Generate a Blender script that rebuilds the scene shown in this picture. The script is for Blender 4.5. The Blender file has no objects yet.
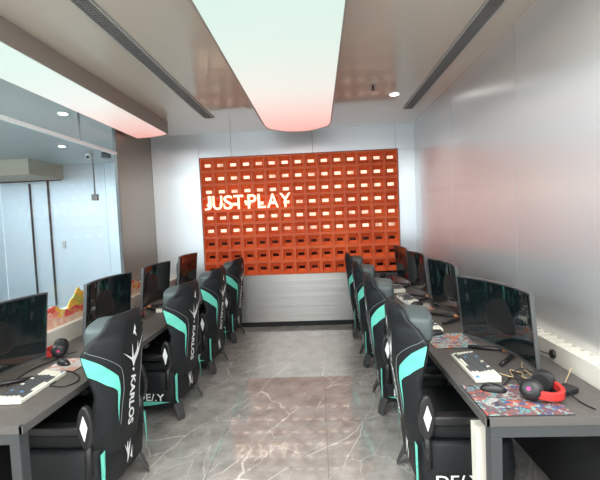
import bpy, bmesh, math, random
from mathutils import Vector, Matrix, Euler

S = bpy.context.scene
COL = S.collection
rnd = random.Random(7)
PI = math.pi

# ------------------------------------------------------------------ camera, world, lights, exposure
cam_d = bpy.data.cameras.new('camera'); cam_d.lens = 24.0; cam_d.sensor_width = 36.0
cam_d.clip_start = 0.02
cam = bpy.data.objects.new('camera', cam_d); COL.objects.link(cam)
cam.matrix_world = (Matrix.Translation((0, 0, 1.66)) @ Matrix.Rotation(math.radians(2.78), 4, 'Z')
                    @ Matrix.Rotation(math.radians(90 - 3.03), 4, 'X') @ Matrix.Rotation(math.radians(-2.4), 4, 'Z'))
S.camera = cam

w = bpy.data.worlds.new('world'); S.world = w; w.use_nodes = True
w.node_tree.nodes['Background'].inputs[0].default_value = (0.93, 0.97, 1.0, 1)
w.node_tree.nodes['Background'].inputs[1].default_value = 1.6

S.view_settings.view_transform = 'Standard'
S.view_settings.look = 'None'
S.view_settings.gamma = 1.0
S.view_settings.exposure = 0.72
S.view_settings.use_curve_mapping = False
LIGHTBOX = .58     # strength of the stretched ceiling light boxes
LOBBY = 6.0         # strength of the added fill panel over the space beyond the glass
SPOT = 26.0         # watts of each recessed spot

def area_light(name, loc, sx, sy, power, color, rot=(0, 0, 0)):
    d = bpy.data.lights.new(name, 'AREA'); d.shape = 'RECTANGLE'; d.size = sx; d.size_y = sy
    d.energy = power; d.color = color
    o = bpy.data.objects.new(name, d); COL.objects.link(o); o.location = loc; o.rotation_euler = rot
    return o

# unseen area light added above the camera to fill the room
area_light('hall_fill', (-0.4, -0.4, 2.98), 3.2, 3.6, 260, (1.0, 0.99, 0.97))

# ------------------------------------------------------------------ materials
def new_mat(name):
    m = bpy.data.materials.new(name); m.use_nodes = True
    nt = m.node_tree
    return m, nt, nt.nodes['Principled BSDF']

def mat(name, color, rough=0.5, metal=0.0, spec=0.5, noise=0.0, nscale=30.0, bump=0.0, bscale=60.0, emit=None, estr=1.0, coat=0.0):
    m, nt, b = new_mat(name)
    b.inputs['Base Color'].default_value = (*color, 1)
    b.inputs['Roughness'].default_value = rough
    b.inputs['Metallic'].default_value = metal
    b.inputs['Specular IOR Level'].default_value = spec
    b.inputs['Coat Weight'].default_value = coat
    tc = nt.nodes.new('ShaderNodeTexCoord')
    if noise > 0:
        n = nt.nodes.new('ShaderNodeTexNoise'); n.inputs['Scale'].default_value = nscale; n.inputs['Detail'].default_value = 4
        nt.links.new(tc.outputs['Object'], n.inputs['Vector'])
        r = nt.nodes.new('ShaderNodeValToRGB')
        r.color_ramp.elements[0].position = .3; r.color_ramp.elements[1].position = .7
        r.color_ramp.elements[0].color = (*[c * (1 - noise) for c in color], 1)
        r.color_ramp.elements[1].color = (*[min(1, c * (1 + noise)) for c in color], 1)
        nt.links.new(n.outputs['Fac'], r.inputs['Fac']); nt.links.new(r.outputs['Color'], b.inputs['Base Color'])
    if bump > 0:
        n2 = nt.nodes.new('ShaderNodeTexNoise'); n2.inputs['Scale'].default_value = bscale; n2.inputs['Detail'].default_value = 3
        nt.links.new(tc.outputs['Object'], n2.inputs['Vector'])
        bp = nt.nodes.new('ShaderNodeBump'); bp.inputs['Strength'].default_value = bump; bp.inputs['Distance'].default_value = .01
        nt.links.new(n2.outputs['Fac'], bp.inputs['Height']); nt.links.new(bp.outputs['Normal'], b.inputs['Normal'])
    if emit:
        b.inputs['Emission Color'].default_value = (*emit, 1); b.inputs['Emission Strength'].default_value = estr
    return m

def steel(name, color, rough, wave, stretch=(1, 1, 1), wscale=1.2, dist=.05, aniso=0.0, metal=1.0):
    """Brushed metal sheet: slow waviness of the sheet and fine brushing in the roughness."""
    m, nt, b = new_mat(name)
    b.inputs['Base Color'].default_value = (*color, 1); b.inputs['Metallic'].default_value = metal
    b.inputs['Roughness'].default_value = rough
    tc = nt.nodes.new('ShaderNodeTexCoord'); mp = nt.nodes.new('ShaderNodeMapping')
    mp.inputs['Scale'].default_value = stretch
    nt.links.new(tc.outputs['Object'], mp.inputs['Vector'])
    n = nt.nodes.new('ShaderNodeTexNoise'); n.inputs['Scale'].default_value = wscale; n.inputs['Detail'].default_value = 1.0
    nt.links.new(mp.outputs['Vector'], n.inputs['Vector'])
    bp = nt.nodes.new('ShaderNodeBump'); bp.inputs['Strength'].default_value = wave; bp.inputs['Distance'].default_value = dist
    nt.links.new(n.outputs['Fac'], bp.inputs['Height']); nt.links.new(bp.outputs['Normal'], b.inputs['Normal'])
    if aniso:
        b.inputs['Anisotropic'].default_value = aniso
        t = nt.nodes.new('ShaderNodeTangent'); t.direction_type = 'RADIAL'; t.axis = 'Z'
        nt.links.new(t.outputs['Tangent'], b.inputs['Tangent'])
    return m

M = {}
M['steel_wall'] = steel('brushed_steel_wall', (.86, .87, .88), .34, .4, wscale=.8, metal=.72, aniso=.85)
M['steel_back'] = steel('brushed_steel_back', (.76, .81, .85), .34, .3, wscale=.9, metal=.65, aniso=.8)
M['steel_lobby'] = steel('brushed_steel_lobby', (.80, .88, .95), .38, .2, stretch=(1, 1, 1.6), wscale=.5, aniso=.8, metal=.85)
M['steel_taupe'] = steel('taupe_steel', (.31, .255, .21), .30, .1, metal=.7)
M['steel_platform'] = steel('brushed_steel_platform', (.50, .49, .47), .36, .10, stretch=(.25, 1, 9), wscale=1.7, dist=.035, metal=.7)
M['seam'] = mat('dark_seam', (.12, .12, .12), .6)
M['ceiling'] = mat('glossy_taupe_ceiling', (.51, .465, .405), .10, spec=.22)
M['lobby_ceiling'] = mat('lobby_ceiling', (.52, .56, .57), .4)
M['beige'] = mat('beige_soffit', (.55, .52, .42), .5)
M['box_side'] = mat('light_box_side', (.30, .26, .235), .4)
M['white_metal'] = mat('white_metal', (.85, .86, .86), .4)
M['dark_metal'] = mat('dark_metal', (.06, .065, .07), .45, metal=.3)
M['vent_metal'] = mat('vent_metal', (.42, .42, .41), .5, metal=.2)
M['vent_grille'] = mat('vent_grille', (.16, .16, .155), .6)
M['black'] = mat('black_plastic', (.012, .012, .013), .38)
M['black_matte'] = mat('black_matte', (.015, .015, .016), .75)
M['black_fabric'] = mat('black_leather', (.012, .014, .016), .52, spec=.3, bump=.15, bscale=220)
M['pillow'] = mat('grey_green_leather', (.075, .095, .097), .48, bump=.12, bscale=25)
M['mint'] = mat('mint_leather', (.135, .60, .48), .5)
M['white_print'] = mat('white_print', (.82, .85, .85), .5)
M['stitch'] = mat('grey_stitching', (.20, .22, .22), .6)
M['desk'] = mat('desk_laminate', (.105, .095, .087), .5, noise=.12, nscale=40)
M['desk_edge'] = mat('desk_edge', (.11, .105, .10), .42, metal=.2)
M['cream'] = mat('cream_lacquer', (.74, .71, .63), .42)
M['slot'] = mat('slot_shadow', (.20, .19, .16), .8)
M['screen'] = mat('screen_glass', (.006, .011, .012), .05, spec=.95)
M['bezel'] = mat('screen_bezel', (.03, .03, .032), .3)
M['silver'] = mat('silver_trim', (.10, .105, .11), .35, metal=.3)
M['copper'] = mat('copper_accent', (.75, .30, .12), .35, metal=.3)
M['key_white'] = mat('key_white', (.72, .71, .62), .5)
M['key_dark'] = mat('key_dark', (.085, .09, .095), .5)
M['key_blue'] = mat('key_blue', (.12, .28, .48), .5)
M['red'] = mat('red_plastic', (.52, .03, .025), .5)
M['pink_mark'] = mat('magenta_mark', (.6, .03, .2), .4)
M['tan_cable'] = mat('tan_cable', (.48, .36, .20), .5)
M['lamp_white'] = mat('spot_lens', (1, 1, 1), .4, emit=(1, .98, .94), estr=14)
M['sign_light'] = mat('sign_light', (1, .9, .8), .4, emit=(1.0, .74, .42), estr=.8)
M['sign_side'] = mat('sign_side', (.9, .45, .2), .4, emit=(1.0, .42, .12), estr=.6)

def brick_material():
    m, nt, b = new_mat('orange_red_block')
    b.inputs['Roughness'].default_value = .5
    tc = nt.nodes.new('ShaderNodeTexCoord')
    n = nt.nodes.new('ShaderNodeTexNoise'); n.inputs['Scale'].default_value = 1.6; n.inputs['Detail'].default_value = 5
    nt.links.new(tc.outputs['Object'], n.inputs['Vector'])
    r = nt.nodes.new('ShaderNodeValToRGB')
    r.color_ramp.elements[0].position = .35; r.color_ramp.elements[0].color = (.66, .092, .024, 1)
    r.color_ramp.elements[1].position = .68; r.color_ramp.elements[1].color = (.77, .138, .032, 1)
    nt.links.new(n.outputs['Fac'], r.inputs['Fac']); nt.links.new(r.outputs['Color'], b.inputs['Base Color'])
    return m
M['brick'] = brick_material()

def marble_material():
    m, nt, b = new_mat('grey_marble_tiles')
    b.inputs['Roughness'].default_value = .012
    b.inputs['IOR'].default_value = 1.85
    tc = nt.nodes.new('ShaderNodeTexCoord')
    def ramp(pos, cols):
        r = nt.nodes.new('ShaderNodeValToRGB')
        while len(r.color_ramp.elements) < len(pos): r.color_ramp.elements.new(.5)
        for e, p, c in zip(r.color_ramp.elements, pos, cols): e.position = p; e.color = (*c, 1)
        return r
    n = nt.nodes.new('ShaderNodeTexNoise'); n.inputs['Scale'].default_value = 5.5; n.inputs['Detail'].default_value = 10; n.inputs['Roughness'].default_value = .65
    nt.links.new(tc.outputs['Object'], n.inputs['Vector'])
    base = ramp([.3, .7], [(.24, .23, .215), (.45, .435, .41)])
    nt.links.new(n.outputs['Fac'], base.inputs['Fac'])
    # veins: distance to the edges of warped cells
    nw = nt.nodes.new('ShaderNodeTexNoise'); nw.inputs['Scale'].default_value = 1.8; nw.inputs['Detail'].default_value = 6
    nt.links.new(tc.outputs['Object'], nw.inputs['Vector'])
    mx = nt.nodes.new('ShaderNodeMixRGB'); mx.inputs['Fac'].default_value = .28
    mp = nt.nodes.new('ShaderNodeMapping'); mp.vector_type = 'TEXTURE'; mp.inputs['Rotation'].default_value = (0, 0, -.5); mp.inputs['Scale'].default_value = (.55, 1.7, 1)
    nt.links.new(tc.outputs['Object'], mp.inputs['Vector'])
    nt.links.new(mp.outputs['Vector'], mx.inputs['Color1']); nt.links.new(nw.outputs['Color'], mx.inputs['Color2'])
    def veins(scale, width, color, last):
        v = nt.nodes.new('ShaderNodeTexVoronoi'); v.feature = 'DISTANCE_TO_EDGE'; v.inputs['Scale'].default_value = scale
        nt.links.new(mx.outputs['Color'], v.inputs['Vector'])
        rr = ramp([0, width], [(1, 1, 1), (0, 0, 0)]); nt.links.new(v.outputs['Distance'], rr.inputs['Fac'])
        n3 = nt.nodes.new('ShaderNodeTexNoise'); n3.inputs['Scale'].default_value = 1.3 * scale
        nt.links.new(tc.outputs['Object'], n3.inputs['Vector'])
        r3 = ramp([.36, .55], [(0, 0, 0), (1, 1, 1)]); nt.links.new(n3.outputs['Fac'], r3.inputs['Fac'])
        mu = nt.nodes.new('ShaderNodeMath'); mu.operation = 'MULTIPLY'
        nt.links.new(rr.outputs['Color'], mu.inputs[0]); nt.links.new(r3.outputs['Color'], mu.inputs[1])
        mi = nt.nodes.new('ShaderNodeMixRGB'); nt.links.new(mu.outputs[0], mi.inputs['Fac'])
        nt.links.new(last, mi.inputs['Color1']); mi.inputs['Color2'].default_value = (*color, 1)
        return mi.outputs['Color']
    c = veins(1.7, .010, (.74, .71, .67), base.outputs['Color'])
    c = veins(3.4, .009, (.62, .60, .57), c)
    br = nt.nodes.new('ShaderNodeTexBrick'); br.offset = 0.0
    br.inputs['Scale'].default_value = 1.0; br.inputs['Mortar Size'].default_value = .0022
    br.inputs['Brick Width'].default_value = .8; br.inputs['Row Height'].default_value = .8
    br.inputs['Color1'].default_value = (1, 1, 1, 1); br.inputs['Color2'].default_value = (1, 1, 1, 1); br.inputs['Mortar'].default_value = (.6, .6, .6, 1)
    nt.links.new(tc.outputs['Object'], br.inputs['Vector'])
    mi = nt.nodes.new('ShaderNodeMixRGB'); mi.blend_type = 'MULTIPLY'; mi.inputs['Fac'].default_value = 1
    nt.links.new(c, mi.inputs['Color1']); nt.links.new(br.outputs['Color'], mi.inputs['Color2'])
    nt.links.new(mi.outputs['Color'], b.inputs['Base Color'])
    return m
M['marble'] = marble_material()

def lightbox_material():
    """Stretched film lit by coloured LEDs: mint white along its length, pink at the far end."""
    m, nt, b = new_mat('light_box_film')
    b.inputs['Base Color'].default_value = (.08, .08, .08, 1); b.inputs['Roughness'].default_value = .35
    tc = nt.nodes.new('ShaderNodeTexCoord'); sp = nt.nodes.new('ShaderNodeSeparateXYZ')
    nt.links.new(tc.outputs['Object'], sp.inputs['Vector'])
    mr = nt.nodes.new('ShaderNodeMapRange'); mr.inputs['From Min'].default_value = 1.0; mr.inputs['From Max'].default_value = 5.6
    nt.links.new(sp.outputs['Y'], mr.inputs['Value'])
    r = nt.nodes.new('ShaderNodeValToRGB'); E = r.color_ramp.elements
    E[0].position = 0; E[0].color = (.60, .88, .77, 1)
    E[1].position = 1; E[1].color = (.90, .38, .33, 1)
    for p, c in ((.42, (.74, .89, .82)), (.62, (.86, .86, .80)), (.80, (.92, .66, .60))):
        e = E.new(p); e.color = (*c, 1)
    nt.links.new(mr.outputs['Result'], r.inputs['Fac'])
    nt.links.new(r.outputs['Color'], b.inputs['Emission Color']); b.inputs['Emission Strength'].default_value = LIGHTBOX
    return m
M['film'] = lightbox_material()

def panel_emit(name, color, strength, scale=2.5, lo=.5):
    m, nt, b = new_mat(name)
    b.inputs['Base Color'].default_value = (.6, .6, .6, 1)
    tc = nt.nodes.new('ShaderNodeTexCoord'); n = nt.nodes.new('ShaderNodeTexNoise'); n.inputs['Scale'].default_value = scale
    nt.links.new(tc.outputs['Object'], n.inputs['Vector'])
    r = nt.nodes.new('ShaderNodeValToRGB')
    r.color_ramp.elements[0].position = .32; r.color_ramp.elements[0].color = (*[c * lo for c in color], 1)
    r.color_ramp.elements[1].position = .50; r.color_ramp.elements[1].color = (*color, 1)
    nt.links.new(n.outputs['Fac'], r.inputs['Fac']); nt.links.new(r.outputs['Color'], b.inputs['Emission Color'])
    b.inputs['Emission Strength'].default_value = strength
    return m
M['room_glow'] = panel_emit('room_glow_panel', (1.0, .72, .52), .95, 4.5, .35)
M['lobby_fill'] = mat('lobby_fill_emitter', (.8, .8, .8), .4, emit=(.92, .97, 1.0), estr=LOBBY)
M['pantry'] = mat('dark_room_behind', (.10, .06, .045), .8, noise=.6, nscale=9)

def glass_material():
    m = bpy.data.materials.new('clear_glass'); m.use_nodes = True; nt = m.node_tree; nt.nodes.clear()
    o = nt.nodes.new('ShaderNodeOutputMaterial'); t = nt.nodes.new('ShaderNodeBsdfTransparent'); t.inputs['Color'].default_value = (.93, .97, .97, 1)
    g = nt.nodes.new('ShaderNodeBsdfGlossy'); g.inputs['Roughness'].default_value = .02
    lw = nt.nodes.new('ShaderNodeLayerWeight'); pw = nt.nodes.new('ShaderNodeMath'); pw.operation = 'POWER'; pw.inputs[1].default_value = 4
    f = nt.nodes.new('ShaderNodeMath'); f.operation = 'MULTIPLY_ADD'; f.inputs[1].default_value = .35; f.inputs[2].default_value = .02
    nt.links.new(lw.outputs['Facing'], pw.inputs[0]); nt.links.new(pw.outputs[0], f.inputs[0])
    mx = nt.nodes.new('ShaderNodeMixShader')
    nt.links.new(f.outputs[0], mx.inputs['Fac']); nt.links.new(t.outputs[0], mx.inputs[1]); nt.links.new(g.outputs[0], mx.inputs[2])
    nt.links.new(mx.outputs[0], o.inputs['Surface'])
    return m
M['glass'] = glass_material()

def graffiti(name, cols, scale, seed):
    """Printed pattern of coloured swirling patches."""
    m, nt, b = new_mat(name); b.inputs['Roughness'].default_value = .7
    tc = nt.nodes.new('ShaderNodeTexCoord'); mp = nt.nodes.new('ShaderNodeMapping'); mp.inputs['Location'].default_value = (seed, seed * 2, 0)
    nt.links.new(tc.outputs['Object'], mp.inputs['Vector'])
    n = nt.nodes.new('ShaderNodeTexNoise'); n.inputs['Scale'].default_value = scale * .6; n.inputs['Detail'].default_value = 3
    nt.links.new(mp.outputs['Vector'], n.inputs['Vector'])
    mx = nt.nodes.new('ShaderNodeMixRGB'); mx.inputs['Fac'].default_value = .20
    nt.links.new(mp.outputs['Vector'], mx.inputs['Color1']); nt.links.new(n.outputs['Color'], mx.inputs['Color2'])
    v = nt.nodes.new('ShaderNodeTexVoronoi'); v.inputs['Scale'].default_value = scale
    nt.links.new(mx.outputs['Color'], v.inputs['Vector'])
    sp = nt.nodes.new('ShaderNodeSeparateColor'); nt.links.new(v.outputs['Color'], sp.inputs['Color'])
    r = nt.nodes.new('ShaderNodeValToRGB'); r.color_ramp.interpolation = 'CONSTANT'
    E = r.color_ramp.elements
    while len(E) < len(cols): E.new(.5)
    for i, (e, c) in enumerate(zip(E, cols)): e.position = i / len(cols); e.color = (*c, 1)
    nt.links.new(sp.outputs['Red'], r.inputs['Fac']); nt.links.new(r.outputs['Color'], b.inputs['Base Color'])
    return m
M['pad_a'] = graffiti('printed_mat_red_teal', [(.16, .06, .06), (.22, .38, .35), (.40, .09, .06), (.07, .09, .20), (.19, .08, .08), (.36, .35, .33), (.14, .09, .10), (.12, .26, .28), (.05, .05, .06)], 32, 3)
M['pad_b'] = graffiti('printed_mat_orange', [(.50, .13, .06), (.34, .38, .35), (.14, .26, .28), (.26, .10, .10), (.42, .40, .37), (.09, .12, .2)], 30, 8)
M['pad_c'] = graffiti('printed_mat_pale', [(.55, .53, .50), (.42, .38, .36), (.45, .25, .2), (.50, .52, .5)], 16, 5)
M['mural'] = graffiti('printed_mural', [(.85, .13, .10), (.95, .52, .08), (.90, .30, .20), (.95, .70, .15), (.92, .50, .40), (.80, .10, .08)], 18, 1)
M['mural_gold'] = graffiti('printed_mural_gold', [(.95, .50, .05), (.90, .62, .10), (.80, .36, .04), (.55, .52, .12)], 34, 2)
M['mural_pale'] = graffiti('printed_mural_pale', [(.86, .60, .48), (.90, .68, .50), (.85, .45, .35)], 22, 6)

# ------------------------------------------------------------------ mesh helpers
def link(name, bm, mats, parent=None, smooth=False, bevel=0.0, seg=2, loc=None):
    me = bpy.data.meshes.new(name)
    bmesh.ops.recalc_face_normals(bm, faces=bm.faces)
    bm.to_mesh(me); bm.free()
    if not isinstance(mats, (list, tuple)): mats = [mats]
    for m in mats: me.materials.append(m)
    if smooth:
        for p in me.polygons: p.use_smooth = True
    o = bpy.data.objects.new(name, me); COL.objects.link(o)
    if parent: o.parent = parent
    if loc: o.location = loc
    if bevel:
        b = o.modifiers.new('bevel', 'BEVEL'); b.width = bevel; b.segments = seg; b.limit_method = 'ANGLE'; b.angle_limit = .6
        if smooth is False:
            pass
    return o

def box(bm, x0, x1, y0, y1, z0, z1, mi=0, mtx=None):
    vs = [bm.verts.new((x, y, z)) for x in (x0, x1) for y in (y0, y1) for z in (z0, z1)]
    fs = [(0, 1, 3, 2), (4, 6, 7, 5), (0, 4, 5, 1), (2, 3, 7, 6), (0, 2, 6, 4), (1, 5, 7, 3)]
    for f in fs:
        fc = bm.faces.new([vs[i] for i in f]); fc.material_index = mi
    if mtx:
        for v in vs: v.co = mtx @ v.co
    return vs

def tube(bm, pts, r, n=10, mi=0, cap=True):
    pts = [Vector(p) for p in pts]; rs = r if isinstance(r, (list, tuple)) else [r] * len(pts)
    rings = []; up = Vector((0, 0, 1)); prev = None
    for i, p in enumerate(pts):
        d = (pts[min(i + 1, len(pts) - 1)] - pts[max(i - 1, 0)]).normalized()
        if prev is None:
            a = d.cross(up)
            if a.length < .05: a = d.cross(Vector((1, 0, 0)))
            a.normalize()
        else:
            a = (prev - d * prev.dot(d)).normalized()
        prev = a; b = d.cross(a)
        rings.append([bm.verts.new(p + (a * math.cos(t) + b * math.sin(t)) * rs[i]) for t in [2 * PI * k / n for k in range(n)]])
    for A, B in zip(rings, rings[1:]):
        for k in range(n):
            f = bm.faces.new((A[k], A[(k + 1) % n], B[(k + 1) % n], B[k])); f.material_index = mi; f.smooth = True
    if cap:
        for R in (rings[0], rings[-1]):
            f = bm.faces.new(R); f.material_index = mi
    return rings

def smooth_path(pts, k=6):
    P = [Vector(p) for p in pts]; out = []
    for i in range(len(P) - 1):
        p0, p1, p2, p3 = P[max(i - 1, 0)], P[i], P[i + 1], P[min(i + 2, len(P) - 1)]
        for j in range(k):
            t = j / k
            out.append(.5 * ((2 * p1) + (p2 - p0) * t + (2 * p0 - 5 * p1 + 4 * p2 - p3) * t * t + (3 * p1 - p0 - 3 * p2 + p3) * t ** 3))
    out.append(P[-1]); return out

def prism(bm, poly, f0, f1, mi=0):
    """poly: 2-D outline; f0, f1 map (a, b) to the two faces."""
    A = [bm.verts.new(f0(*p)) for p in poly]; B = [bm.verts.new(f1(*p)) for p in poly]
    bm.faces.new(A).material_index = mi; bm.faces.new(list(reversed(B))).material_index = mi
    n = len(poly)
    for i in range(n):
        bm.faces.new((A[i], A[(i + 1) % n], B[(i + 1) % n], B[i])).material_index = mi

def ellipsoid(bm, c, r, mi=0, u=16, v=10):
    res = bmesh.ops.create_uvsphere(bm, u_segments=u, v_segments=v, radius=1.0)
    for q in res['verts']:
        q.co = Vector((c[0] + q.co.x * r[0], c[1] + q.co.y * r[1], c[2] + q.co.z * r[2]))
    for f in {f for q in res['verts'] for f in q.link_faces}: f.material_index = mi; f.smooth = True
    return res['verts']

def rounded_box(bm, c, h, p=4.0, u=28, v=18, mi=0, fn=None):
    """Super-ellipsoid cushion."""
    def sp(x): return math.copysign(abs(x) ** (2 / p), x)
    vs = ellipsoid(bm, (0, 0, 0), (1, 1, 1), mi, u, v)
    for q in vs:
        x, y, z = q.co
        rr = math.hypot(x, y); 
        th = math.atan2(y, x); ph = math.atan2(z, rr)
        cx = sp(math.cos(ph)) * sp(math.cos(th)); cy = sp(math.cos(ph)) * sp(math.sin(th)); cz = sp(math.sin(ph))
        co = Vector((c[0] + h[0] * cx, c[1] + h[1] * cy, c[2] + h[2] * cz))
        q.co = fn(co) if fn else co
    return vs

def decal(polys, f, maxlen=.02, mi=0, bm=None):
    """Fill 2-D outlines, refine them and lay them on a surface given by f(a, b)."""
    bm = bm or bmesh.new(); b2 = bmesh.new()
    for poly in polys:
        vs = [b2.verts.new((p[0], p[1], 0)) for p in poly]
        b2.faces.new(vs)
    bmesh.ops.triangulate(b2, faces=b2.faces[:])
    refine(b2, maxlen)
    vm = {}
    for v in b2.verts: vm[v] = bm.verts.new(f(v.co.x, v.co.y))
    for fc in b2.faces: bm.faces.new([vm[v] for v in fc.verts]).material_index = mi
    b2.free(); return bm

def refine(b2, maxlen):
    for _ in range(7):
        es = [e for e in b2.edges if e.calc_length() > maxlen]
        if not es: break
        bmesh.ops.subdivide_edges(b2, edges=es, cuts=1)
        bmesh.ops.triangulate(b2, faces=[x for x in b2.faces if len(x.verts) > 3])

def text_mesh(txt, size=1.0, extrude=0.0, bevel=0.0, offset=0.0, res=3, shear=0.0, spacing=1.0):
    c = bpy.data.curves.new('t', 'FONT'); c.body = txt; c.size = size; c.extrude = extrude; c.bevel_depth = bevel
    c.offset = offset; c.resolution_u = res; c.align_x = 'CENTER'; c.align_y = 'CENTER'; c.shear = shear; c.space_character = spacing
    o = bpy.data.objects.new('t', c); COL.objects.link(o)
    bpy.context.view_layer.update()
    me = bpy.data.meshes.new_from_object(o.evaluated_get(bpy.context.evaluated_depsgraph_get()))
    bpy.data.objects.remove(o); bpy.data.curves.remove(c)
    return me

def text_decal(txt, f, sx, sy, bm=None, offset=0.0, maxlen=.03, shear=0.0):
    me = text_mesh(txt, 1.0, offset=offset, shear=shear)
    bm = bm or bmesh.new(); b2 = bmesh.new(); b2.from_mesh(me); bpy.data.meshes.remove(me)
    xs = [v.co.x for v in b2.verts]; ys = [v.co.y for v in b2.verts]
    cx, cy = (min(xs) + max(xs)) / 2, (min(ys) + max(ys)) / 2; wx, wy = max(xs) - min(xs), max(ys) - min(ys)
    for v in b2.verts: v.co = Vector(((v.co.x - cx) / wx * sx, (v.co.y - cy) / wy * sy, 0))
    bmesh.ops.triangulate(b2, faces=b2.faces[:]); refine(b2, maxlen)
    vm = {v: bm.verts.new(f(v.co.x, v.co.y)) for v in b2.verts}
    for fc in b2.faces: bm.faces.new([vm[v] for v in fc.verts])
    b2.free(); return bm

def thing(name, label, cat, loc=(0, 0, 0), rz=0.0, group=None):
    o = bpy.data.objects.new(name, None); COL.objects.link(o); o.empty_display_size = .1
    o.location = loc; o.rotation_euler = (0, 0, rz)
    return tag(o, label, cat, group)

def tag(o, label, cat, group=None):
    o['label'] = label; o['category'] = cat
    if group: o['group'] = group
    return o

def struct(name, bm, m, label=None, **k):
    o = link(name, bm, m, **k); o['kind'] = 'structure'
    if label: o['label'] = label
    return o

def dup(root, loc, rz, label, group=None):
    r = root.copy(); COL.objects.link(r); r.location = loc; r.rotation_euler = (0, 0, rz)
    r['label'] = label
    if group: r['group'] = group
    def kids(src, dst):
        for ch in list(src.children):
            c = ch.copy(); COL.objects.link(c); c.parent = dst
            kids(ch, c)
    kids(root, r)
    return r

# ------------------------------------------------------------------ the room
XL, XR, YB, YF, H = -2.55, 1.48, 6.15, -2.6, 3.02
LX, LY = -6.9, 8.45            # far corner of the space beyond the glass

bm = bmesh.new(); box(bm, LX - .1, XR + .1, YF - .1, LY + .1, -.1, 0)
struct('floor', bm, M['marble'])
bm = bmesh.new()
box(bm, XL - .05, XR + .1, YF - .1, 7.0, H, H + .1)
struct('ceiling', bm, M['ceiling'])
bm = bmesh.new(); box(bm, LX - .1, XL - .05, YF - .1, LY + .1, H, H + .1); box(bm, XL - .05, XL + .1, 7.0, LY + .1, H, H + .1)
struct('ceiling_lobby', bm, M['lobby_ceiling'])

# right wall: sheets 1.41 m wide on a dark backing
bm = bmesh.new(); box(bm, XR + .012, XR + .1, YF, YB + .02, 0, H, 1)
ys = [YF] + [3.066 - 1.41 * k for k in (3, 2, 1, 0)] + [4.476, 5.86, YB]
for a, b in zip(ys, ys[1:]): box(bm, XR, XR + .02, a + .004, b - .004, 0, H, 0)
struct('wall_right', bm, [M['steel_wall'], M['seam']])

# back wall around the block screen
BX0, BX1, BZ0, BZ1 = -1.785, 1.215, .815, 2.64
bm = bmesh.new()
box(bm, XL, BX0, YB + .015, YB + .1, 0, BZ1, 1); box(bm, BX1, XR + .1, YB + .015, YB + .1, 0, BZ1, 1); box(bm, XL, XR + .1, YB + .015, YB + .1, BZ1, H, 1)
box(bm, BX0, BX1, YB + .03, YB + .1, 0, BZ0 - .04, 1)
g = .0025
for a, b in ((XL, BX0 - .02),): box(bm, a + g, b - g, YB, YB + .02, .0, H, 0)
box(bm, BX0 - .02 + g, -1.30 - g, YB, YB + .02, BZ1 + .004, H, 0)
box(bm, BX0 - .02 + g, BX0 - .002, YB, YB + .02, 0, BZ1 + .004, 0)
box(bm, -1.30 + g, -.05 - g, YB, YB + .02, BZ1 + .004, H, 0)
box(bm, -.05 + g, 1.2 - g, YB, YB + .02, BZ1 + .004, H, 0)
box(bm, 1.2 + g, XR, YB, YB + .02, BZ1 + .004, H, 0); box(bm, BX1 + .004, XR, YB, YB + .02, 0, BZ1 + .004 - 2 * g, 0)
struct('wall_back', bm, [M['steel_back'], M['seam']])

# left: solid taupe end of the wall, then glass over a low cream sill
GY = 5.08
bm = bmesh.new(); box(bm, XL - .012, XL, GY, LY + .05, 0, H)
struct('wall_left', bm, M['steel_taupe'])
bm = bmesh.new(); box(bm, XL - .03, XL - .018, YF, GY, .3, 2.575); box(bm, XL - .03, XL - .018, YF, GY, 2.625, H)
win = struct('window_1', bm, M['glass'])
bm = bmesh.new(); box(bm, XL - .045, XL - .003, YF, GY, 2.58, 2.61); link('transom', bm, M['white_metal'], win)
bm = bmesh.new(); box(bm, XL - .045, XL - .003, GY - .008, GY, .3, H); link('end_frame', bm, M['silver'], win)
bm = bmesh.new()
for y in (4.32, 2.6): box(bm, XL - .032, XL - .016, y - .004, y + .004, 2.61, H)
link('glass_joint', bm, M['silver'], win)

# sill box behind the left desk
SX = -2.06
bm = bmesh.new(); box(bm, XL + .001, SX, YF, YB - .01, 0, .885)
struct('trim_sill', bm, M['cream'], bevel=.006)

# wall behind the camera, left open between posts to admit fill light, and the shell of the space beyond the glass
bm = bmesh.new(); box(bm, LX, XR + .1, YF - .1, YF, 2.75, H)
for x in (LX, -2.6, XR - .1): box(bm, x, x + .2, YF - .1, YF, 0, 2.75)
struct('wall_front', bm, mat('pale_wall', (.55, .56, .56), .6))
bm = bmesh.new()
xs = [LX, -5.81, -4.55, -3.3, XL - .2]
for a, b in zip(xs, xs[1:]): box(bm, a + .003, b - .003, LY, LY + .02, 0, H)
box(bm, LX, XL, LY + .015, LY + .1, 0, H, 1)
struct('wall_lobby_back', bm, [M['steel_lobby'], M['seam']])
bm = bmesh.new(); box(bm, LX - .1, LX, YF, LY, 0, H); struct('wall_lobby_left', bm, M['steel_lobby'])
bm = bmesh.new(); box(bm, LX + .01, -5.45, 7.4, LY - .01, 2.72, H - .001); struct('ceiling_soffit', bm, M['beige'])
# door outline in that far wall
bm = bmesh.new()
box(bm, -5.825, -5.80, LY - .04, LY + .002, 0, 2.70); box(bm, -6.23, -6.21, LY - .04, LY + .002, 0, 2.66); box(bm, LX, -5.5, LY - .04, LY + .002, 2.70, 2.73)
d1 = struct('door_1', bm, M['dark_metal'])
bm = bmesh.new(); box(bm, LX + .01, -5.5, LY - .05, LY - .001, 2.735, 2.76); link('door_header', bm, M['white_metal'], d1)

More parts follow.
